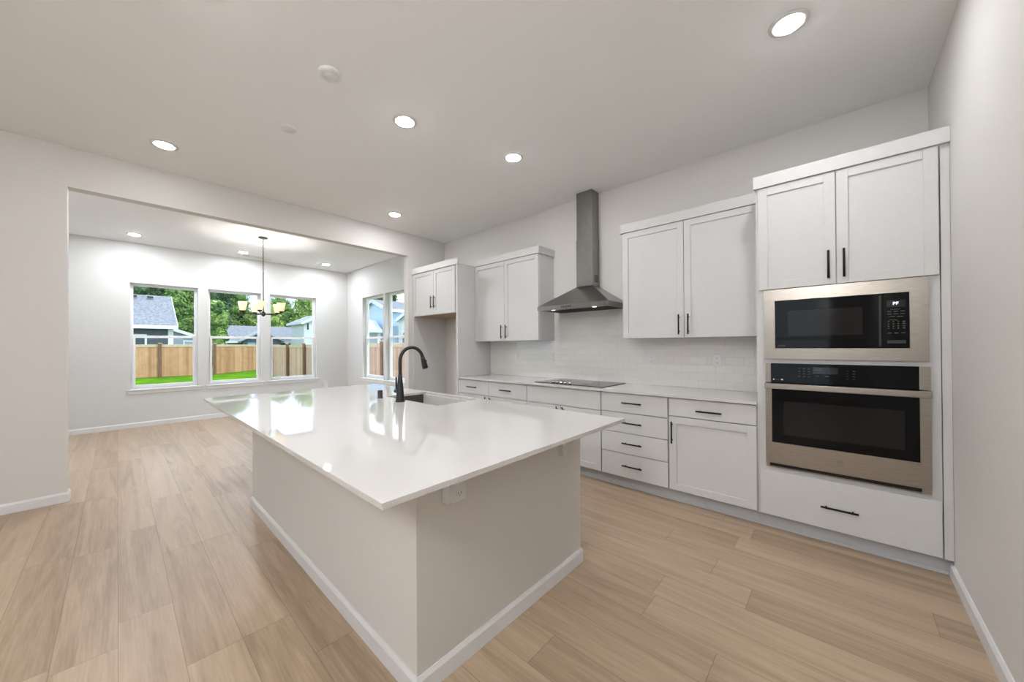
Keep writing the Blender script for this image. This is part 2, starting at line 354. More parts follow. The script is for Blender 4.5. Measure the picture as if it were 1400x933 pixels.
BH, BT = 0.083, 0.013
def base_prof(axis, c, sgn, a, b, mb):
    """baseboard run: wall plane at c, room on side sgn, from a to b"""
    pr = [(0,0),(BT,0),(BT,BH-0.016),(BT*0.35,BH),(0,BH)]
    if axis == 'x': mb.prism([(c+sgn*p, a, z) for p, z in pr], (0, b-a, 0))
    else: mb.prism([(a, c+sgn*p, z) for p, z in pr], (b-a, 0, 0))
    return mb
struct(base_prof('x', XR, -1, YR, 3.215, MB()).build('baseboard_right', M['trim']))
mb = base_prof('x', XH, 1, YR, YO1+BT, MB()); base_prof('y', YO1, 1, XH-TH, XH, mb); base_prof('x', XH-TH, -1, YL, YO1+BT, mb)
struct(mb.build('baseboard_left', M['trim']))
struct(base_prof('x', XD, 1, YL, YD, MB()).build('baseboard_far', M['trim']))
struct(base_prof('y', YD, -1, XD, XH-TH, MB()).build('baseboard_side', M['trim']))
mb = base_prof('y', YL, 1, XD, DX[0]-0.02, MB()); base_prof('y', YL, 1, DX[1]+0.02, XH-TH, mb); struct(mb.build('baseboard_near', M['trim']))
struct(base_prof('y', YR, 1, XH, XR, MB()).build('baseboard_rear', M['trim']))

# windows -----------------------------------------------------------
def window(n, label, tf, a, b, z0=SILL, z1=WTOP, apron=True):
    """tf(u along wall, d depth into wall (positive outside), z)"""
    def bx(mb, u0, u1, d0, d1, q0, q1, bev=0.002):
        p = tf(u0, d0, q0); q = tf(u1, d1, q1); return mb.box(p[0], q[0], p[1], q[1], p[2], q[2], bev)
    p = tf((a+b)/2, 0.0, z0); root = empty('window_%d' % n, p); struct(root, label, 'window')
    zm = z0 + (z1-z0)*0.497
    fr = MB(); fw = 0.028
    bx(fr, a, a+fw, 0.085, 0.145, z0, z1); bx(fr, b-fw, b, 0.085, 0.145, z0, z1)
    bx(fr, a+fw, b-fw, 0.085, 0.145, z1-fw, z1); bx(fr, a+fw, b-fw, 0.085, 0.145, z0, z0+fw)
    fr.build('frame', M['vinyl'], root)
    s = MB(); sw = 0.035                                   # lower sash, room side
    bx(s, a+fw, a+fw+sw, 0.070, 0.105, z0+fw, zm+0.022); bx(s, b-fw-sw, b-fw, 0.070, 0.105, z0+fw, zm+0.022)
    bx(s, a+fw+sw, b-fw-sw, 0.070, 0.105, z0+fw, z0+fw+sw+0.01); bx(s, a+fw+sw, b-fw-sw, 0.070, 0.105, zm-0.022, zm+0.022)
    ls = s.build('lower_sash', M['vinyl'], root)
    bx(MB(), a+fw+sw-0.005, b-fw-sw+0.005, 0.086, 0.090, z0+fw+sw, zm-0.017, 0).build('pane', M['glass'], ls)
    s = MB(); tw = 0.012
    bx(s, a+fw, a+fw+tw, 0.108, 0.14, zm-0.02, z1-fw); bx(s, b-fw-tw, b-fw, 0.108, 0.14, zm-0.02, z1-fw)
    bx(s, a+fw+tw, b-fw-tw, 0.108, 0.14, z1-fw-tw, z1-fw); bx(s, a+fw+tw, b-fw-tw, 0.108, 0.14, zm-0.02, zm+0.015)
    us = s.build('upper_sash', M['vinyl'], root)
    bx(MB(), a+fw+tw-0.005, b-fw-tw+0.005, 0.122, 0.126, zm+0.01, z1-fw-tw+0.004, 0).build('pane', M['glass'], us)
    st = MB(); bx(st, a-0.045, b+0.045, -0.028, 0.0, z0-0.020, z0+0.002, 0.003); bx(st, a+0.001, b-0.001, 0.0, 0.085, z0-0.0, z0+0.002, 0)
    st.build('sill', M['trim'], root)
    if apron: ap = MB(); bx(ap, a-0.03, b+0.03, -0.013, 0.0, z0-0.075, z0-0.020, 0.002); ap.build('apron', M['trim'], root)
    return root
far = lambda u, d, z: (XD-d, u, z)
side = lambda u, d, z: (u, YD+d, z)
rear = lambda u, d, z: (u, YR-d, z)
labs = ['window in the far dining wall, leftmost of three, showing the slate house', 'window in the far dining wall, middle of three, behind the chandelier', 'window in the far dining wall, nearest the room corner']
for i, (a, b) in enumerate(FW): window(i+1, labs[i], far, a, b)
window(4, 'narrow window in the dining side wall, nearest the corner', side, *SW[0])
window(5, 'window in the dining side wall, half hidden by the opening', side, *SW[1])
for i, (a, b) in enumerate(RW): window(6+i, 'tall window in the rear wall behind the viewer', rear, a, b, 0.25, 2.7, False)
# patio door -----------------------------------------------------------
dr = empty('door_1', ((DX[0]+DX[1])/2, YL, 0)); struct(dr, 'sliding glass patio door in the dining area', 'door')
mb = MB()
for a, b, z0, z1 in ((DX[0], DX[0]+0.04, 0, 2.44), (DX[1]-0.04, DX[1], 0, 2.44), (DX[0]+0.04, DX[1]-0.04, 2.40, 2.44), (DX[0]+0.04, DX[1]-0.04, 0.0, 0.03)):
    mb.box(a, b, YL-0.14, YL-0.04, z0, z1, 0.002)
mb.build('frame', M['vinyl'], dr)
xm = (DX[0]+DX[1])/2
for a, b, y in ((DX[0]+0.04, xm+0.03, YL-0.13), (xm-0.03, DX[1]-0.04, YL-0.085)):
    p = MB(); p.box(a, a+0.06, y, y+0.035, 0.03, 2.40); p.box(b-0.06, b, y, y+0.035, 0.03, 2.40); p.box(a+0.06, b-0.06, y, y+0.035, 2.34, 2.40); p.box(a+0.06, b-0.06, y, y+0.035, 0.03, 0.11)
    q = p.build('door_panel', M['vinyl'], dr)
    MB().box(a+0.055, b-0.055, y+0.015, y+0.02, 0.105, 2.345).build('pane', M['glass'], q)

# backsplash -----------------------------------------------------------
bs = MB(); bs.box(-3.872, -0.446, YB-0.008, YB, CT, 1.399); bs.box(-2.69, -1.655, YB-0.008, YB, 1.399, 1.775)
struct(bs.build('wall_backsplash', M['tile']), 'glossy white subway tile backsplash between counter and uppers', 'backsplash')

# ---------------------------------------------------------------- cabinets
def shaker(x0, x1, y, z0, z1, parent, fw=0.057, th=0.02, name='door'):
    mb = MB()
    mb.box(x0, x0+fw, y, y+th, z0, z1, 0.0012); mb.box(x1-fw, x1, y, y+th, z0, z1, 0.0012)
    mb.box(x0+fw, x1-fw, y, y+th, z1-fw, z1, 0.0012); mb.box(x0+fw, x1-fw, y, y+th, z0, z0+fw, 0.0012)
    mb.box(x0+fw-0.002, x1-fw+0.002, y+0.009, y+th-0.002, z0+fw-0.002, z1-fw+0.002)
    return mb.build(name, M['cab'], parent)
def slab(x0, x1, y, z0, z1, parent, name='drawer'):
    return MB().box(x0, x1, y, y+0.02, z0, z1, 0.0015).build(name, M['cab'], parent)
def pull(x, y, z, parent, vert=False, ln=0.182):
    """bar pull centred at x,z on a face at y"""
    r = 0.0065; mb = MB(); h = ln/2; s = 0.064
    if vert:
        mb.tube([(x, y-0.03, z-h), (x, y-0.03, z+h)], r, 12)
        for k in (-s, s): mb.tube([(x, y-0.030, z+k), (x, y, z+k)], 0.0045, 10)
    else:
        mb.tube([(x-h, y-0.03, z), (x+h, y-0.03, z)], r, 12)
        for k in (-s, s): mb.tube([(x+k, y-0.030, z), (x+k, y, z)], 0.0045, 10)
    return mb.build('handle', M['pull'], parent)
YF = 3.15   # face of base doors
def base_root(x0, x1, label, top=CT-0.0205):
    r = empty('base_cabinet', ((x0+x1)/2, 3.45, 0)); tag(r, label, 'cabinet', 'base cabinets along the back wall')
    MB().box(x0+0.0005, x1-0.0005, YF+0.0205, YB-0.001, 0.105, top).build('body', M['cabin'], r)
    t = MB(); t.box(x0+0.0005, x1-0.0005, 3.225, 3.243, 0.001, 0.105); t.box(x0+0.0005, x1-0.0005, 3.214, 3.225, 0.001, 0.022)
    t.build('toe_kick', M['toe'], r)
    return r
G = 0.0045
# A: two drawers over two doors
r = base_root(-3.873, -2.648, 'white base cabinet with two drawers, beside the refrigerator alcove')
for a, b, hc, hx in ((-3.866, -3.278, -3.572, -3.315), (-3.273, -2.653, -2.963, -3.236)):
    d = slab(a, b, YF, 0.705, 0.886, r); pull(hc, YF, 0.797, d)
    d = shaker(a, b, YF, 0.115, 0.698, r); pull(hx, YF, 0.60, d, True)
# B: cooktop cabinet
r = base_root(-2.648, -1.708, 'white base cabinet under the cooktop with plain false drawer front', CT-0.055)
MB().box(-2.643, -1.713, YF, YF+0.02, 0.705, 0.886, 0.0015).build('false_drawer_front', M['cab'], r)
for a, b, hx in ((-2.643, -2.181, -2.216), (-2.176, -1.713, -2.141)):
    d = shaker(a, b, YF, 0.115, 0.698, r); pull(hx, YF, 0.60, d, True)
# C: four drawers
r = base_root(-1.708, -1.078, 'white base cabinet with a stack of four drawers')
for z0, z1 in ((0.712, 0.886), (0.527, 0.705), (0.335, 0.520), (0.115, 0.328)):
    d = slab(-1.702, -1.083, YF, z0, z1, r); pull(-1.393, YF, (z0+z1)/2+0.005, d)
# D
r = base_root(-1.078, -0.446, 'white base cabinet with one drawer over one door, beside the ovens')
d = slab(-1.070, -0.451, YF, 0.738, 0.886, r); pull(-0.762, YF, 0.800, d)
d = shaker(-1.070, -0.451, YF, 0.115, 0.731, r); pull(-1.043, YF, 0.600, d, True)

def crown(x0, x1, y, parent, left=True, right=True, yb=YB-0.001):
    mb = MB(); mb.box(x0, x1, y, y+0.025, 2.468, 2.556, 0.001)
    if left: mb.box(x0, x0+0.02, y+0.025, yb, 2.4775, 2.556, 0.001)
    if right: mb.box(x1-0.02, x1, y+0.025, yb, 2.4775, 2.556, 0.001)
    return mb.build('crown', M['cab'], parent)
# oven tower: carcass with openings for the appliances
r = empty('oven_cabinet', (0, 3.45, 0)); tag(r, 'tall white cabinet holding the microwave and wall oven', 'cabinet')
TX0, TX1 = -0.4455, 0.432
mb = MB().grid((TX0, TX1), (0.105, 2.477), [(-0.375, 0.366, 1.245, 1.705), (-0.375, 0.366, 0.482, 1.19)], YF+0.0205, YF+0.04, fy)
mb.build('face_frame', M['cab'], r)
mb = MB(); mb.box(TX0, TX0+0.018, YF+0.04, YB-0.001, 0.105, 2.477); mb.box(TX1-0.018, TX1, YF+0.04, YB-0.001, 0.105, 2.477)
mb.box(TX0+0.018, TX1-0.018, YF+0.04, YB-0.001, 2.459, 2.477); mb.box(TX0+0.018, TX1-0.018, YF+0.04, YB-0.001, 0.105, 0.123)
mb.box(TX0+0.018, TX1-0.018, YF+0.04, YB-0.01, 0.450, 0.470); mb.box(TX0+0.018, TX1-0.018, YF+0.04, YB-0.01, 1.205, 1.225); mb.box(TX0+0.018, TX1-0.018, YF+0.04, YB-0.01, 1.722, 1.738)
mb.box(TX0+0.018, TX1-0.018, YB-0.01, YB-0.001, 0.123, 2.459)
mb.build('body', M['cabin'], r)
d = slab(-0.430, 0.427, YF, 0.112, 0.432, r); pull(-0.006, YF, 0.262, d)
for a, b, hx in ((-0.430, -0.010, -0.046), (-0.005, 0.427, 0.029)):
    d = shaker(a, b, YF, 1.728, 2.466, r); pull(hx, YF, 1.856, d, True)
crown(-0.456, XR-0.001, 3.138, r, True, False, 3.445)
MB().box(TX1+0.003, XR-0.001, YF+0.012, YF+0.03, 0.105, 2.467, 0.001).build('filler_strip', M['cab'], r)
t = MB(); t.box(TX0, XR-0.001, 3.225, 3.243, 0.001, 0.105); t.box(TX0, XR-0.014, 3.214, 3.225, 0.001, 0.022); t.build('toe_kick', M['toe'], r)

# upper cabinets
YU = 3.46
def upper(x0, x1, sp, label, rightcrown=True, rightcrownx=0.018):
    r = empty('upper_cabinet', ((x0+x1)/2, 3.62, 1.40)); tag(r, label, 'cabinet', 'wall cabinets on either side of the hood')
    MB().box(x0, x1, YU+0.0205, YB-0.001, 1.400, 2.477, 0.0008).build('body', M['cab'], r)
    for a, b, hx in ((x0+0.004, sp-0.002, sp-0.040), (sp+0.002, x1-0.004, sp+0.040)):
        d = shaker(a, b, YU, 1.402, 2.466, r); pull(hx, YU, 1.522, d, True)
    crown(x0-(0.0 if not rightcrown else 0.0), x1, 3.447, r, False, False)
    return r
u1 = upper(-3.872, -2.705, -3.284, 'white two-door wall cabinet between refrigerator alcove and hood')
MB().box(-2.7045, -2.687, 3.447, YB-0.001, 2.468, 2.556, 0.001).build('crown_return', M['cab'], u1)
u2 = upper(-1.625, -0.447, -1.036, 'white two-door wall cabinet between the hood and the oven cabinet')
MB().box(-1.643, -1.6255, 3.447, YB-0.001, 2.468, 2.556, 0.001).build('crown_return', M['cab'], u2)

# refrigerator alcove
r = empty('refrigerator_cabinet', (-4.43, 3.45, 0)); tag(r, 'white cabinet surround above the empty refrigerator alcove', 'cabinet')
MB().box(-4.999, -4.972, YF+0.003, YB-0.001, 0.001, 2.477, 0.001).build('side_panel', M['cab'], r)
MB().box(-3.910, -3.8735, YF+0.0, YB-0.001, 0.001, 2.477, 0.001).build('side_panel', M['cab'], r)
MB().box(-4.9715, -3.9105, YF+0.0205, YB-0.001, 1.812, 2.477).build('body', M['cab'], r)
MB().box(-4.9715, -3.9105, YF+0.0205, YB-0.001, 1.800, 1.812).build('bottom_panel', M['under'], r)['label'] = 'unpainted wood underside'
for a, b, hx in ((-4.966, -4.437, -4.473), (-4.432, -3.935, -4.396)):
    d = shaker(a, b, YF, 1.806, 2.466, r); pull(hx, YF, 1.990, d, True)
crown(-4.999, -3.853, 3.133, r, False, False)

# countertop (back run) with cooktop cut-out
ct = MB().grid((-3.8733, -0.4465), (3.127, YB-0.0085), [(-2.56, -1.77, 3.27, 3.71)], CT-0.02, CT, lambda u, v, w: (u, v, w)).build('countertop', M['quartz'])
tag(ct, 'long pale quartz countertop on the base cabinets along the back wall', 'countertop')

# cooktop
r = empty('cooktop', (-2.165, 3.5, CT)); tag(r, 'black glass electric cooktop with steel knobs set in the back counter', 'cooktop')
MB().box(-2.60, -1.73, 3.235, 3.745, CT+0.0003, CT+0.007, 0.002).build('glass_top', M['cookglass'], r)
MB().box(-2.55, -1.78, 3.28, 3.70, CT-0.05, CT+0.0003).build('pan', M['dark'], r)
for x, y, q in ((-2.42, 3.40, .11), (-2.42, 3.63, .085), (-1.93, 3.38, .08), (-1.93, 3.62, .11)):
    MB().lathe([(q, 0.0001), (q, 0.0006), (q-0.004, 0.0006), (q-0.004, 0.0001)], (x, y, CT+0.007), 40, False, False).build('burner_ring', M['legend'], r)
for i in range(5):
    MB().lathe([(0.0, 0), (0.018, 0.0), (0.019, 0.004), (0.016, 0.019), (0.0, 0.021)], (-2.165+0.0, 0, 0) if False else (-2.37+0.055*i, 3.285+0.0*i, CT+0.0073), 24, False, False).build('knob', M['knob'], r)

# hood
HX = -2.1605
r = empty('range_hood', (HX, 3.6, 1.74)); tag(r, 'stainless steel chimney range hood above the cooktop', 'range hood')
x0, x1, yf = -2.614, -1.705, 3.32
mb = MB(); mb.grid((x0, x1), (yf, YB-0.0085), [], 1.742, 1.788, lambda u, v, w: (u, v, w))
cx0, cx1, cyf = HX-0.104, HX+0.104, 3.62
b = [(x0, yf), (x1, yf), (x1, YB-0.0085), (x0, YB-0.0085)]; t = [(cx0, cyf), (cx1, cyf), (cx1, YB-0.0085), (cx0, YB-0.0085)]
bv = [mb.bm.verts.new((*p, 1.788)) for p in b]; tv = [mb.bm.verts.new((*p, 2.016)) for p in t]
for i in range(4): mb.bm.faces.new((bv[i], bv[(i+1) % 4], tv[(i+1) % 4], tv[i]))
mb.bm.faces.new(tv); mb.bm.faces.new(bv[::-1])
mb.build('canopy', M['hoodsteel'], r)
MB().box(cx0-0.002, cx1+0.002, cyf-0.002, YB-0.0085, 2.017, 2.56, 0.001).build('lower_chimney', M['hoodsteel'], r)
MB().box(cx0+0.002, cx1-0.002, cyf+0.002, YB-0.0085, 2.56, HC-0.001, 0.001).build('upper_chimney', M['hoodsteel'], r)
mb = MB()
for k in range(6): mb.box(cx1+0.0018, cx1+0.003, 3.66, 3.74, 2.06+0.014*k, 2.067+0.014*k)
mb.build('vent_slots', M['dark'], r)
for x in (-2.43, -1.90): MB().lathe([(0.0, 0), (0.022, 0), (0.022, -0.003), (0, -0.003)], (x, 3.38, 1.742), 24, False, False).build('hood_lamp', M['hoodlamp'], r)
MB().box(x0+0.06, x1-0.06, 3.43, 3.74, 1.738, 1.742).build('filter', M['dark'], r)
mb = MB()
for k in range(5): mb.box(-2.28+0.028*k, -2.264+0.028*k, yf-0.0015, yf, 1.758, 1.772)
mb.build('buttons', M['black'], r)

# outlets -----------------------------------------------------------
def outlet(loc, rz, label):
    r = empty('outlet', loc, rz); tag(r, label, 'outlet', None)
    # plate faces local -y
    for nm, mat, bxs in (('plate', M['plastic'], [(-0.035, 0.035, -0.006, -0.0003, -0.057, 0.057, 0.002)]),
                         ('receptacle', M['plastic'], [(-0.016, 0.016, -0.008, -0.006, 0.006, 0.040, 0.0008)]), ('receptacle', M['plastic'], [(-0.016, 0.016, -0.008, -0.006, -0.040, -0.006, 0.0008)])):
        mb = MB()
        for q in bxs: mb.box(*q)
        o = mb.build(nm, mat, None); o.parent = r
        if nm == 'receptacle':
            s = MB(); zc = (bxs[0][4]+bxs[0][5])/2
            s.box(-0.008, -0.0055, -0.0085, -0.008, zc-0.004, zc+0.006); s.box(0.0055, 0.008, -0.0085, -0.008, zc-0.004, zc+0.006); s.box(-0.002, 0.002, -0.0085, -0.008, zc-0.011, zc-0.008)
            q = s.build('slots', M['slot'], None); q.parent = o
    return r
YT = YB-0.008
outlet((-1.451, YT, 1.187), 0, 'white outlet on the backsplash just right of the cooktop')
outlet((-0.842, YT, 1.187), 0, 'white outlet on the backsplash nearest the ovens')
outlet((-2.744, YT, 1.187), 0, 'white outlet on the backsplash just left of the hood')
outlet((-3.351, YT, 1.18), 0, 'white outlet on the backsplash among the tile reflections')
outlet((XD, 1.485, 0.37), math.radians(90), 'white outlet low on the far dining wall under the middle window')

# microwave -----------------------------------------------------------
r = empty('microwave', (0, 3.35, 1.25)); tag(r, 'built-in microwave with stainless trim frame, above the wall oven', 'microwave')
YA = YF+0.0195
mb = MB().grid((-0.398, 0.386), (1.231, 1.722), [(-0.335, 0.311, 1.306, 1.642)], YA-0.022, YA, fy); mb.build('trim_frame', M['steel'], r)
MB().box(-0.334, 0.310, YA-0.012, 3.60, 1.307, 1.641).build('body', M['dark'], r)
dd = MB().box(-0.333, 0.200, YA-0.018, YA-0.0125, 1.308, 1.640, 0.001).build('door', M['bglass'], r)
MB().box(-0.262, 0.112, YA-0.0186, YA-0.018, 1.392, 1.567).build('window', M['bwin'], dd)
MB().box(0.183, 0.194, YA-0.024, YA-0.018, 1.318, 1.630, 0.002).build('handle_edge', M['black'], dd)
text_mesh('marking', 'profile', 0.016, M['legend'], dd, (-0.298, YA-0.0183, 1.325), FACE, 0.0003)
cp = MB().box(0.202, 0.309, YA-0.018, YA-0.0125, 1.308, 1.640, 0.001).build('control_panel', M['bglass'], r)
MB().box(0.218, 0.295, YA-0.0186, YA-0.018, 1.555, 1.598).build('display', M['display'], cp)
text_mesh('display_text', 'PF', 0.026, M['digits'], cp, (0.255, YA-0.0190, 1.576), FACE, 0.0003)
mb = MB()
for j, z in enumerate((1.528, 1.512)):
    for i in range(3): mb.box(0.220+0.027*i, 0.238+0.027*i, YA-0.0186, YA-0.018, z, z+0.0035)
for i in range(2): mb.box(0.226+0.034*i, 0.252+0.034*i, YA-0.0186, YA-0.018, 1.496, 1.4995)
mb.box(0.235, 0.275, YA-0.0186, YA-0.018, 1.5405, 1.543); mb.box(0.226, 0.262, YA-0.0186, YA-0.018, 1.476, 1.4785)
for j in range(4):
    for i in range(4): mb.box(0.222+0.02*i, 0.228+0.02*i+(0.006 if i == 3 else 0), YA-0.0186, YA-0.018, 1.425+0.0135*j, 1.430+0.0135*j)
for i in range(3): mb.box(0.220+0.028*i, 0.237+0.028*i, YA-0.0186, YA-0.018, 1.396, 1.401)
mb.build('key_legends', M['legend'], cp)
MB().box(0.218, 0.296, YA-0.0190, YA-0.018, 1.335, 1.355, 0.0003).build('door_button', M['black'], cp)

# wall oven -----------------------------------------------------------
r = empty('wall_oven', (0, 3.35, 0.48)); tag(r, 'stainless steel wall oven with black glass door, below the microwave', 'oven')
MB().box(-0.360, 0.352, YA, 3.70, 0.485, 1.185).build('body', M['dark'], r)
for a, b in ((-0.393, -0.3605), (0.346, 0.390)): MB().box(a, b, YA-0.022, YA-0.0005, 1.064, 1.200, 0.001).build('panel_end', M['steel'], r)
cp = MB().box(-0.360, 0.3455, YA-0.021, YA-0.0005, 1.064, 1.200, 0.001).build('control_panel', M['bglass'], r)
MB().box(-0.130, -0.005, YA-0.0216, YA-0.021, 1.135, 1.178).build('display', M['display'], cp)
text_mesh('display_text', '12:00', 0.018, M['legend'], cp, (-0.100, YA-0.0219, 1.160), FACE, 0.0003)
mb = MB()
for i in range(3):
    for j in range(4): mb.box(-0.208+0.026*i, -0.196+0.026*i, YA-0.0216, YA-0.021, 1.112+0.0175*j, 1.1155+0.0175*j)
for i in range(2):
    for j in range(4): mb.box(0.036+0.028*i, 0.042+0.032*i, YA-0.0216, YA-0.021, 1.105+0.0175*j, 1.109+0.0175*j)
mb.box(-0.115, -0.100, YA-0.0216, YA-0.021, 1.118, 1.122); mb.box(-0.07, -0.05, YA-0.0216, YA-0.021, 1.118, 1.122)
mb.box(-0.333, -0.312, YA-0.0216, YA-0.021, 1.084, 1.088)
mb.build('key_legends', M['legend'], cp)
for a, b in ((-0.348, -0.341), (-0.303, -0.292)): MB().box(a, b, YA-0.0216, YA-0.021, 1.0815, 1.0905).build('indicator_icon', M['plastic'], cp)
dd = MB().grid((-0.393, 0.390), (0.492, 1.058), [(-0.356, 0.346, 0.640, 1.020)], YA-0.032, YA-0.0005, fy).build('door', M['steel'], r)
MB().box(-0.3558, 0.3458, YA-0.028, YA-0.0005, 0.6402, 1.0198).build('door_glass', M['bglass'], dd)
MB().box(-0.290, 0.286, YA-0.0286, YA-0.028, 0.700, 0.935).build('door_window', M['bwin'], dd)
mb = MB(); mb.box(-0.393, 0.390, YA-0.072, YA-0.056, 1.022, 1.060, 0.004, 2); mb.box(-0.389, -0.362, YA-0.056, YA-0.0322, 1.026, 1.056, 0.002); mb.box(0.358, 0.386, YA-0.056, YA-0.0322, 1.026, 1.056, 0.002)
mb.build('handle', M['steel'], dd)
mb = MB(); mb.tube([(0.0, YA-0.0322, 0.562), (0.0, YA-0.0335, 0.562)], 0.019, 32)
bd = mb.build('badge', M['logo'], dd)
mb = MB().box(-0.393, 0.390, YA-0.010, YA-0.0005, 0.468, 0.490); mb.build('vent_gap', M['dark'], r)
mb = MB(); mb.box(-0.393, 0.390, YA-0.022, YA-0.0005, 0.460, 0.4675); mb.box(0.352, 0.390, YA-0.022, YA-0.0105, 0.4675, 0.490); mb.box(-0.393, -0.372, YA-0.022, YA-0.0105, 0.4675, 0.490)
mb.build('bottom_trim', M['steel'], r)
text_mesh('monogram', 'ge', 0.022, M['steel'], r, (0.0, YA-0.0339, 0.565), FACE, 0.0003)

# ---------------------------------------------------------------- island
IX0, IX1, IY0, IY1 = -3.655, -1.191, 0.7625, 1.925
r = empty('kitchen_island', (-2.42, 1.35, 0)); tag(r, 'large island base with painted grey-white sides and baseboard', 'island')
mb = MB().grid((IX0, IX1), (IY0, IY1), [(IX0+0.1, IX1-0.1, IY0+0.1, IY1-0.02)], 0.001, CT-0.0205, lambda u, v, w: (u, v, w))
mb.build('body', M['wall'], r)
mb = MB()
pr_ = [(0,0.001),(BT,0.001),(BT,BH-0.016),(BT*0.35,BH),(0,BH)]
ring = []
cor = [(IX0, IY1, -1, 0), (IX0, IY0, -1, -1), (IX1, IY0, 1, -1), (IX1, IY1, 1, 1)]
for x, y, sx, sy in cor: ring.append([mb.bm.verts.new((x+sx*p, y+(sy*p if sy else 0), z)) for p, z in pr_])
for a, b in zip(ring, ring[1:]):
    for k in range(5): mb.bm.faces.new((a[k], b[k], b[(k+1) % 5], a[(k+1) % 5]))
mb.bm.faces.new(ring[0]); mb.bm.faces.new(ring[-1][::-1])
mb.build('baseboard', M['trim'], r)
# cabinet fronts on the sink side
for a, b in ((-3.645, -3.06), (-3.055, -2.485), (-2.48, -1.91), (-1.905, -1.20)):
    d = shaker(a, b, 0, 0.115, 0.886, r); d.data.transform(Matrix.Translation((0, 0, 0)))
    for v in d.data.vertices: v.co.y = IY1 + 0.0205 - v.co.y
    p = pull((a+b)/2, 0, 0.83, d)
    for v in p.data.vertices: v.co.y = IY1 + 0.0205 - v.co.y
def bracket(loc, d, label=None):
    """steel angle bracket: back plate on the island side, arm under the slab; d outward direction"""
    dx, dy = d; sx, sy = -dy, dx; w = 0.02
    mb = MB()
    def bx(o0, o1, z0, z1, ww):
        xs = [loc[0]+dx*o0+sx*ww, loc[0]+dx*o1-sx*ww]; ys = [loc[1]+dy*o0+sy*ww, loc[1]+dy*o1-sy*ww]
        mb.box(min(xs), max(xs), min(ys), max(ys), z0, z1, 0.001)
    bx(0.0005, 0.030, CT-0.208, CT-0.0208, w); bx(0.030, 0.20, CT-0.050, CT-0.0208, w)
    c = Vector((loc[0], loc[1], 0)); o = Vector((dx, dy, 0)); s = Vector((sx, sy, 0))*0.004
    mb.prism([c+o*0.030-s+Vector((0,0,CT-0.17)), c+o*0.030-s+Vector((0,0,CT-0.050)), c+o*0.16-s+Vector((0,0,CT-0.050))], s*2)
    return mb.build('bracket', M['trim'], r)
bracket((IX1, 0.902), (1, 0)); bracket((IX1, 1.722), (1, 0))
for x in (-1.335, -2.4, -3.5): bracket((x, IY0), (0, -1))
outlet((IX1, 0.968, 0.742), math.radians(90), 'white outlet on the island end under the countertop overhang')

SX0, SX1, SY0, SY1 = -2.845, -2.112, 1.530, 1.920
ic = MB().grid((-3.925, -0.915), (0.480, 1.965), [(SX0, SX1, SY0, SY1)], CT-0.02, CT, lambda u, v, w: (u, v, w)).build('island_countertop', M['quartz'])
tag(ic, 'wide pale quartz countertop with sink cut-out on the island', 'countertop')
bv = ic.modifiers.new('bevel', 'BEVEL'); bv.width = 0.0015; bv.segments = 2; bv.limit_method = 'ANGLE'
# sink
r = empty('kitchen_sink', ((SX0+SX1)/2, (SY0+SY1)/2, CT-0.02)); tag(r, 'stainless steel undermount sink in the island', 'sink')
mb = MB(); e = 0.004; zt, zb = CT-0.0205, CT-0.235
mb.box(SX0-e-0.002, SX0-e, SY0-e, SY1+e, zb, zt); mb.box(SX1+e, SX1+e+0.002, SY0-e, SY1+e, zb, zt)
mb.box(SX0-e, SX1+e, SY0-e-0.002, SY0-e, zb, zt); mb.box(SX0-e, SX1+e, SY1+e, SY1+e+0.002, zb, zt)
mb.box(SX0-e, SX1+e, SY0-e, SY1+e, zb-0.002, zb)
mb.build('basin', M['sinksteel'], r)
MB().lathe([(0.045, 0.0005), (0.045, 0.003), (0.03, 0.003), (0.028, 0.0005)], ((SX0+SX1)/2, (SY0+SY1)/2+0.05, zb), 32, False, True).build('drain', M['knob'], r)
# faucet
FXX, FYY = -2.486, 1.456
r = empty('faucet', (FXX, FYY, CT)); tag(r, 'matte black gooseneck faucet beside the island sink', 'faucet')
mb = MB().lathe([(0.035, 0.0003), (0.0355, 0.004), (0.032, 0.02), (0.0235, 0.11), (0.0185, 0.16), (0.0145, 0.21)], (FXX, FYY, CT), 36); mb.build('body', M['black'], r)
pts = [(FXX, FYY, CT+0.195), (FXX, FYY, CT+0.31)]; R_ = 0.102
for k in range(1, 21):
    a = math.radians(168*k/20); pts.append((FXX, FYY+R_-R_*math.cos(a), CT+0.312+R_*math.sin(a)))
lx = Vector(pts[-1]); ld = (lx-Vector(pts[-2])).normalized()
MB().tube(pts, 0.0135, 20).build('spout', M['black'], r)
hp = [lx-ld*0.003, lx+ld*0.02, lx+ld*0.07, lx+ld*0.092]
h = MB().tube(hp, [0.0165, 0.0175, 0.023, 0.0225], 24).build('spray_head', M['black'], r)
MB().box(FXX-0.008, FXX+0.008, (lx+ld*0.04).y+0.015, (lx+ld*0.04).y+0.0235, (lx+ld*0.04).z-0.018, (lx+ld*0.04).z+0.018, 0.002).build('spray_button', M['black'], h)
mb = MB().tube([(FXX-0.018, FYY, CT+0.077), (FXX-0.066, FYY, CT+0.077)], 0.0155, 20); mb.tube([(FXX-0.056, FYY, CT+0.080), (FXX-0.058, FYY, CT+0.185)], [0.0075, 0.0065], 14)
mb.build('lever', M['black'], r)
r = tag(MB().lathe([(0.0, 0.0003), (0.024, 0.0003), (0.024, 0.004), (0.0205, 0.005), (0.0205, 0.062), (0.019, 0.064), (0.0, 0.064)], (-2.789, 1.451, CT), 32, False, False).build('air_gap_cap', M['black']), 'small matte black cylinder on the island countertop left of the faucet', 'air gap')

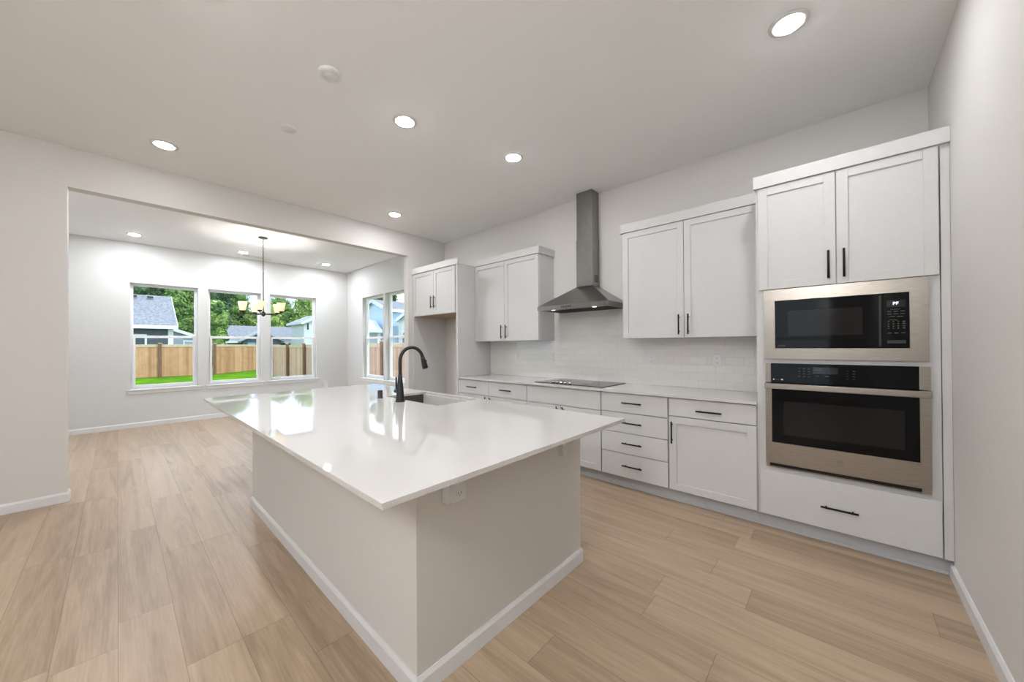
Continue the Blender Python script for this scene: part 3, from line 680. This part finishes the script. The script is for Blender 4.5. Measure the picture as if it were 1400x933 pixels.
# ---------------------------------------------------------------- ceiling fittings
def downlight(x, y, label, mat, group):
    r = empty('downlight', (x, y, HC)); tag(r, label, 'ceiling light', group)
    MB().lathe([(0.066, -0.0005), (0.092, -0.0005), (0.091, -0.006), (0.074, -0.009), (0.066, -0.009), (0.0635, -0.0005)], (x, y, HC), 40, False, False).build('trim_ring', M['plastic'], r)
    m = MB(); m.lathe([(0.0625, -0.0005), (0.0625, -0.0105), (0.056, -0.0125)], (x, y, HC), 24, True, True); m.build('diffuser', mat, r)
    return r
gk = 'recessed lights in the kitchen ceiling'
for x, y, l in ((-0.192, 2.502, 'recessed ceiling light nearest the oven cabinet, top right'), (-2.252, 2.509, 'recessed ceiling light in front of the range hood'),
                (-4.393, 2.506, 'recessed ceiling light nearest the refrigerator alcove'), (-2.515, 1.525, 'recessed ceiling light above the island sink side'),
                (-4.341, 0.276, 'recessed ceiling light at the left, near the opening wall'), (-2.27, 0.27, 'recessed ceiling light just beyond the top edge of the view')):
    downlight(x, y, l, M['lampdim' if x < -4 and y < 1 else 'lampk'], gk)
downlight(-0.2, 0.27, 'recessed ceiling light above the viewer', M['lampk'], gk)
for x, y, l in ((-8.108, 0.177, 'recessed dining light leftmost, above the left window'), (-8.195, 1.58, 'recessed dining light just left of the chandelier stem'), (-8.134, 3.016, 'recessed dining light nearest the far corner'),
                (-5.9, 0.18, 'unseen dining light added behind the opening head, left'), (-5.9, -0.55, 'unseen dining light added near the patio door')):  # this pair is unseen, added to brighten the dining area
    downlight(x, y, l, M['lampd'], 'recessed lights in the dining ceiling')
for x in (-3.1, -0.9):  # unseen downlights added here to fill the room with light
    for y in (-1.6, -3.6): downlight(x, y, 'added unseen living area light at %s' % {(-3.1,-1.6):'front left',(-3.1,-3.6):'rear left',(-0.9,-1.6):'front right',(-0.9,-3.6):'rear right'}[(x,y)], M['lampfill'], 'unseen lights added behind the viewer to light the room')
for x, y, q, l in ((-2.423, 0.930, 0.070, 'round white ceiling sensor, larger one nearer the viewer'), (-3.272, 0.927, 0.060, 'round white ceiling sensor, smaller one toward the dining area')):
    r = empty('smoke_detector', (x, y, HC)); tag(r, l, 'smoke detector', 'round detectors on the kitchen ceiling')
    MB().lathe([(q, -0.0004), (q, -0.012), (q-0.006, -0.020), (q*0.70, -0.024)], (x, y, HC), 40, False, False).build('housing', M['plastic'], r)
    MB().lathe([(q*0.70, -0.024), (q*0.66, -0.021), (q*0.62, -0.025), (0, -0.026)], (x, y, HC), 40, False, False).build('cover', M['plastic'], r)
r = empty('ceiling_vent', (-8.45, 1.85, HC)); tag(r, 'white slotted ceiling vent beside the dining light', 'vent')
mb = MB().grid((1.62, 2.08), (-8.52, -8.40), [(1.64+0.0, 2.06, -8.505, -8.415)], HC-0.007, HC-0.0004, lambda u, v, w: (v, u, w)); mb.build('frame', M['plastic'], r)
mb = MB()
for k in range(5): mb.box(-8.500+0.018*k, -8.494+0.018*k, 1.64, 2.06, HC-0.007, HC-0.001)
mb.build('louvre', M['plastic'], r)

# unseen globe added behind the viewer to brighten ceiling and near sides
r = empty('fill_globe', (-0.25, -1.5, HC)); tag(r, 'unseen glowing globe added behind the viewer as fill light', 'fill light')
MB().lathe([(0.0, -0.0004), (0.07, -0.0004), (0.065, -0.02), (0.0, -0.022)], (-0.25, -1.5, HC), 28, False, False).build('ceiling_canopy', M['bronze'], r)
MB().tube([(-0.25, -1.5, HC-0.02), (-0.25, -1.5, HC-0.34)], 0.006, 10).build('stem', M['bronze'], r)
gp_ = MB(); bmesh.ops.create_uvsphere(gp_.bm, u_segments=32, v_segments=20, radius=0.22, matrix=Matrix.Translation((-0.25, -1.5, HC-0.555)))
for f_ in gp_.bm.faces: f_.smooth = True
gp_.build('globe', M['globe'], r)

# chandelier ---------------------------------------------------------
CX, CY, CZ = -6.873, 1.586, 1.875
r = empty('chandelier', (CX, CY, HC)); tag(r, 'dark bronze chandelier with five amber glass shades', 'chandelier')
MB().lathe([(0.0, -0.0004), (0.066, -0.0004), (0.064, -0.014), (0.02, -0.024), (0.0, -0.026)], (CX, CY, HC), 32, False, False).build('ceiling_canopy', M['bronze'], r)
mb = MB(); z = HC-0.026; k = 0
while z > 2.53:
    a = 0 if k % 2 else math.pi/2; pts = []
    for i in range(13):
        t = 2*math.pi*i/12; o = 0.009*math.sin(t); pts.append((CX+o*math.cos(a), CY+o*math.sin(a), z-0.018-0.021*math.cos(t)))
    mb.tube(pts, 0.0028, 6, False); z -= 0.033; k += 1
mb.build('chain', M['bronze'], r)
MB().tube([(CX, CY, 2.535), (CX, CY, CZ)], 0.0075, 12).build('stem', M['bronze'], r)
MB().lathe([(0.0, -0.045), (0.012, -0.035), (0.03, -0.018), (0.035, 0.0), (0.03, 0.018), (0.012, 0.035), (0.008, 0.06)], (CX, CY, CZ), 24, False, True).build('hub', M['bronze'], r)
fw = Vector((-0.974, 0.226, 0)); rt = Vector((0.226, 0.974, 0))
for k in range(5):
    ph = math.radians(-10+72*k); d = -fw*math.cos(ph)+rt*math.sin(ph); c = Vector((CX, CY, CZ))
    a = MB().tube([c+d*0.02, c+d*0.22, c+d*0.255+Vector((0,0,0.006)), c+d*0.27+Vector((0,0,0.022))], 0.0075, 10)
    a.lathe([(0.0, 0.018), (0.022, 0.018), (0.030, 0.028), (0.030, 0.044), (0.0, 0.044)], tuple(c+d*0.27), 20, False, False)
    a = a.build('arm', M['bronze'], r)
    MB().lathe([(0.030, 0.045), (0.042, 0.055), (0.053, 0.115), (0.062, 0.180), (0.058, 0.180), (0.049, 0.115), (0.038, 0.059), (0.026, 0.049)], tuple(c+d*0.27), 28, False, False).build('glass_shade', M['shade'], a)
    b_ = MB(); bmesh.ops.create_uvsphere(b_.bm, u_segments=14, v_segments=8, radius=0.022, matrix=Matrix.Translation(c+d*0.27+Vector((0,0,0.085)))); b_.build('bulb', M['bulb'], a)

# ---------------------------------------------------------------- outdoors
struct(MB().box(-90, 60, -50, 70, GZ-0.2, GZ).build('lawn', M['grass']), 'bright green back lawn', 'lawn')
pt = MB(); pt.box(XD-6.0, XD-0.16, -7.5, 5.7, GZ, GZ+0.06); pt.box(XD-0.16, XH-0.3, -7.5, YL-0.16, GZ, GZ+0.06); pt.box(XH-4.3, 5.0, -34.0, YR-0.16, GZ, GZ+0.06)  # unseen slab added to bounce sun up into the rooms
struct(pt.build('patio', M['concrete']), 'unseen pale slab added to bounce sunlight indoors', 'patio')
def fence(name_label, p0, p1, posts, top, mat, normal):
    """board fence from p0 to p1 (xy), posts given as fractions"""
    p0 = Vector((*p0, 0)); p1 = Vector((*p1, 0)); d = p1-p0; ln = d.length; ang = math.atan2(d.y, d.x)
    r = empty('wooden_fence', (p0.x, p0.y, GZ), 0); tag(r, name_label, 'fence')
    R = Matrix.Translation(Vector((p0.x, p0.y, 0))) @ Matrix.Rotation(ang, 4, 'Z')
    mb = MB(); n = int(ln/0.142)
    for i in range(n):
        o = random.uniform(-0.003, 0.003); mb.box(i*ln/n+0.002, (i+1)*ln/n-0.002, o, o+0.018, GZ+0.03, top-0.06)
    for z in (GZ+0.25, top-0.35): mb.box(0, ln, 0.022, 0.06, z, z+0.09)
    mb.bm.transform(R); mb.build('boards', mat, r)
    mb = MB(); mb.box(0, ln, -0.03, 0.07, top-0.06, top-0.02, 0.003); mb.box(0, ln, -0.022, 0.0-0.004, top-0.16, top-0.06, 0.002); mb.bm.transform(R); mb.build('cap_rail', M['cedarcap'], r)
    for f in posts:
        mb = MB(); mb.box(f*ln-0.07, f*ln+0.07, -0.12, -0.032, GZ, top+0.03, 0.004); mb.bm.transform(R); q = mb.build('post', M['cedarpost'], r)
        mb = MB(); mb.box(f*ln-0.09, f*ln+0.09, -0.14, -0.012, top+0.031, top+0.07, 0.004); mb.bm.transform(R); mb.build('post_cap', M['cedarcap'], q)
    return r
# boards face the house (+x): run so that local -y points at the house
fence('sunlit cedar fence at the back of the lawn, seen through the left window', (-28.2, -14.0), (-28.2, 3.75), [(14.0+1.6-2.3*k)/17.75 for k in range(6) if 14.0+1.6-2.3*k > 0], 1.55, M['cedar'], 1)
fence('sunlit cedar fence beyond the grass, seen through the middle window', (-28.1, 3.90), (-33.0, 8.7), [0.005], 1.55, M['cedar'], 1)
def side_fence():
    xs = [-24.2, -21.3, -18.8, -16.3, -13.8, -11.3, -8.8, -6.3]
    return fence('shaded board fence running alongside the house', (-24.3, 6.03), (-4.0, 6.03), [(x+24.3)/20.3 for x in xs], 1.47, M['cedarside'], 1)
side_fence()

def quadprism(mb, pts, d): mb.prism(pts, d); return mb
# slate house (left window)
def gable_house(label, x0, x1, y0, y1, ze, zr, ridge, wallm, roofm, wins=(), over=0.35, name='house'):
    """ridge 'y': ridge along y; ridge 'x': along x. ze eave height, zr ridge"""
    r = empty(name, ((x0+x1)/2, (y0+y1)/2, GZ)); tag(r, label, 'house')
    xm, ym = (x0+x1)/2, (y0+y1)/2; mb = MB(); rf = MB(); tr = MB(); t = 0.12
    if ridge == 'y':
        mb.prism([(x0,y0,GZ),(x1,y0,GZ),(x1,y0,ze),(xm,y0,zr),(x0,y0,ze)], (0, y1-y0, 0))
        sl = (zr-ze)/(x1-xm)
        for s, xe in ((1, x1+over), (-1, x0-over)):
            ze2 = ze-sl*over
            rf.prism([(xm, y0-over, zr+0.02), (xe, y0-over, ze2+0.02), (xe, y0-over, ze2+0.02+t), (xm, y0-over, zr+0.02+t)], (0, y1-y0+2*over, 0))
            tr.box(xe, xe+s*0.05, y0-over-0.03, y1+over+0.03, ze2-0.06, ze2+0.17)
            for yy in (y0-over-0.04, y1+over):
                tr.prism([(xm, yy, zr-0.12), (xe, yy, ze2-0.12), (xe, yy, ze2+0.15), (xm, yy, zr+0.17)], (0, 0.04, 0))
        for xx in (x0, x1):
            for yy in (y0, y1): tr.box(xx-0.03, xx+0.03 , yy-0.13, yy+0.13, GZ, ze-0.02)
    else:
        mb.prism([(x0,y0,GZ),(x0,y1,GZ),(x0,y1,ze),(x0,ym,zr),(x0,y0,ze)], (x1-x0, 0, 0))
        sl = (zr-ze)/(y1-ym)
        for s, ye in ((1, y1+over), (-1, y0-over)):
            ze2 = ze-sl*over
            rf.prism([(x0-over, ym, zr+0.02), (x0-over, ye, ze2+0.02), (x0-over, ye, ze2+0.02+t), (x0-over, ym, zr+0.02+t)], (x1-x0+2*over, 0, 0))
            tr.box(x0-over-0.03, x1+over+0.03, ye, ye+s*0.05, ze2-0.06, ze2+0.17)
            for xx in (x0-over-0.04, x1+over):
                tr.prism([(xx, ym, zr-0.12), (xx, ye, ze2-0.12), (xx, ye, ze2+0.15), (xx, ym, zr+0.17)], (0.04, 0, 0))
    mb.build('walls', wallm, r); rf.build('roof', roofm, r); tr.build('white_trim', M['extwhite'], r)
    for (ax, c, a, b, z0, z1, m) in wins:
        f = MB()
        if ax == 'x': f.box(c, c+0.05, a-0.10, b+0.10, z0-0.1, z1+0.1)
        else: f.box(a-0.10, b+0.10, c-0.05, c, z0-0.1, z1+0.1)
        f = f.build('window', M['extwhite'], r)
        g = MB()
        if ax == 'x': g.box(c+0.05, c+0.06, a, b, z0, z1)
        else: g.box(a, b, c-0.06, c-0.05, z0, z1)
        g.build('pane', m, f)
    return r
h1 = gable_house('slate blue house with big grey shingle roof behind the fence, left window', -42.5, -33.9, -9.0, 2.45, 2.85, 5.15, 'y', M['slate'], M['shingle'], [('x', -33.9, -1.2, 1.2, 0.4, 2.15, M['extglass'])], 0.32)
for y in (0.78, 1.62): MB().box(-37.62, -37.38, y-0.16, y+0.16, 5.04, 5.14, 0.01).build('roof_vent', M['dark'], h1)
h1b = gable_house('low lilac grey building with pale sloping roof right of the slate house', -48.0, -44.0, 0.2, 4.9, 2.35, 3.25, 'x', M['lilac'], M['paleshingle'], [('x', -44.0, 4.1, 4.7, 1.6, 1.9, M['paleglass'])], 0.2, 'outbuilding')
h2 = gable_house('dark slate house with pale roof behind the middle window fence', -56.0, -48.0, 7.7, 18.5, 2.0, 3.75, 'y', M['slate'], M['shingle'], [('x', -48.0, 9.1, 9.8, 1.2, 1.85, M['paleglass'])], 0.3)
# cross gable
mb = MB(); mb.prism([(-47.2, 9.0, GZ), (-47.2, 12.6, GZ), (-47.2, 12.6, 2.0), (-47.2, 10.8, 3.0), (-47.2, 9.0, 2.0)], (-3, 0, 0)); mb.build('front_gable', M['slate'], h2)
mb = MB()
for ye, ys in ((8.7, 1), (12.9, -1)): mb.prism([(-47.0, 10.8, 3.06), (-47.0, ye, 1.88), (-47.0, ye, 2.02), (-47.0, 10.8, 3.22)], (-4, 0, 0))
mb.build('front_gable_roof', M['paleshingle'], h2)
mb = MB(); mb.box(-47.19, -47.15, 9.45, 10.15, 1.35, 1.85); mb.build('window', M['paleglass'], h2)
gable_house('pale two storey house with a narrow dark window, seen through the right window', -47.0, -42.5, 13.5, 17.3, 4.0, 4.9, 'x', M['palesiding'], M['paleshingle'], [('x', -42.5, 13.75, 13.95, 3.2, 3.9, M['extglass']), ('x', -42.5, 14.8, 15.6, 1.2, 2.1, M['extglass'])], 0.3)
gable_house('light blue gabled house seen through the narrow side window', -30.3, -25.3, 14.0, 22.0, 4.1, 5.0, 'y', M['bluesiding'], M['shingle'], [('y', 14.0, -26.75, -26.55, 1.55, 1.9, M['extglass'])], 0.25)
gp = gable_house('small grey gable porch in front of the light blue house', -28.0, -25.9, 11.8, 13.4, 2.55, 3.25, 'y', M['greysiding'], M['extwhite'], [('y', 11.8, -26.9, -26.7, 1.5, 1.9, M['extglass']), ('y', 11.8, -26.45, -26.25, 1.5, 1.9, M['extglass'])], 0.15, 'porch')
gable_house('pale house with sloping roofline seen past the opening jamb', -24.7, -20.6, 14.5, 20.0, 3.35, 4.15, 'y', M['palesiding'], M['shingle'], [('y', 14.5, -24.2, -23.5, 2.2, 2.35, M['extglass']), ('y', 14.5, -24.3, -23.9, 1.5, 1.95, M['extglass'])], 0.25)

def tree(x, y, h, rad, mat, label, seed, n=13000, leaf=0.30, name='tree'):
    rnd = random.Random(seed); r = empty(name, (x, y, GZ)); tag(r, label, 'tree', 'trees beyond the houses')
    mb = MB(); mb.tube([(x, y, GZ), (x+0.1, y, GZ+h*0.35), (x, y+0.1, GZ+h*0.75)], [0.28, 0.2, 0.08], 8)
    for k in range(5):
        a = rnd.uniform(0, 6.28); mb.tube([(x, y, GZ+h*(0.3+0.08*k)), (x+math.cos(a)*rad*0.5, y+math.sin(a)*rad*0.5, GZ+h*(0.45+0.09*k))], [0.09, 0.03], 6)
    mb.build('trunk', M['bark'], r)
    blobs = []; nb = 34
    for k in range(nb):
        t = k/(nb-1); z = GZ+h*(0.14+0.78*t); env = rad*min(1.0, 0.75+0.5*t)*(1.0 if t < 0.6 else math.sqrt(max(0.05, 1-((t-0.6)/0.45)**2)))
        a = k*2.4+rnd.uniform(-.4, .4); q = rad*rnd.uniform(0.24, 0.40); o = max(0, env-q)*rnd.uniform(0.6, 1.0)
        blobs.append((Vector((x+math.cos(a)*o, y+math.sin(a)*o, z)), q))
    for t in (0.25, 0.45, 0.65): blobs.append((Vector((x, y, GZ+h*t)), rad*0.62))
    mb = MB(); vs = mb.bm.verts; fs = mb.bm.faces
    wts = [q*q for _, q in blobs]; ch = rnd.choices(blobs, wts, k=n)
    for c, q in ch:
        d = Vector((rnd.gauss(0,1), rnd.gauss(0,1), rnd.gauss(0,1)*0.9+0.2)).normalized(); p = c + d*q*rnd.uniform(0.78, 1.12)
        nrm = (d + Vector((rnd.uniform(-.7,.7), rnd.uniform(-.7,.7), rnd.uniform(-.4,.9)))).normalized()
        t = nrm.orthogonal().normalized(); t.rotate(Matrix.Rotation(rnd.uniform(0, 6.28), 3, nrm)); b = nrm.cross(t)
        s = leaf*rnd.uniform(0.5, 1.2)
        fs.new([vs.new(p+t*s*0.5), vs.new(p+b*s*0.32+nrm*s*0.06), vs.new(p-t*s*0.5), vs.new(p-b*s*0.32+nrm*s*0.06)])
    for c, q in blobs:
        bmesh.ops.create_icosphere(mb.bm, subdivisions=1, radius=q*0.74, matrix=Matrix.Translation(c))
    mb.build('crown', mat, r, recalc=False)
    return r
D, Mi, Br = M['leafdark'], M['leafmid'], M['leafbright']
tl = [(-62, -6.3, 13.5, 3.5, D, 'dark green tree furthest left behind the slate house'),
      (-62, 1.0, 13.5, 3.6, D, 'tall dark tree above the slate house roof'),
      (-61, 8.2, 13.0, 3.5, D, 'dark tree right of the slate house roof, at the left of the middle window'),
      (-52, 4.6, 8.8, 2.1, Mi, 'mid green tree just right of the slate house'),
      (-44.6, 6.4, 6.4, 1.2, Mi, 'small green tree left of the gabled slate house'),
      (-62, 14.6, 8.3, 2.7, Br, 'bright green tree just left of the chandelier stem'),
      (-72, 5.0, 15.5, 3.7, D, 'dark tree of the far row behind the slate house gable'),
      (-72, 12.4, 11.9, 3.4, Mi, 'mid green tree of the far row seen left of the chandelier'),
      (-73, 19.3, 10.4, 3.3, Mi, 'mid green tree of the far row behind the chandelier'),
      (-62, 20.8, 10.4, 3.4, Br, 'bright green tree at the left of the right window'),
      (-64, 28.0, 12.0, 3.7, Mi, 'large green tree above the long pale roof'),
      (-73, 26.4, 12.6, 3.6, Br, 'bright green tree of the far row in the right window'),
      (-73, 34.0, 13.0, 3.8, D, 'dark tree at the far right of the row')]
for i, (x, y, h, q, m, l) in enumerate(tl): tree(x, y, h, q, m, l, 10+i)
for i, (x, y, h, q, m, l) in enumerate([(-48, 25.5, 12.0, 3.0, D, 'dark tree above the light blue gabled house'), (-41.5, 28.5, 12.0, 3.0, D, 'dark green tree above the sloping roofline, seen past the jamb'), (-34, 29.0, 11.0, 2.9, Mi, 'mid green tree behind the houses on the side')]):
    tree(x, y, h, q, m, l, 60+i, 9000)
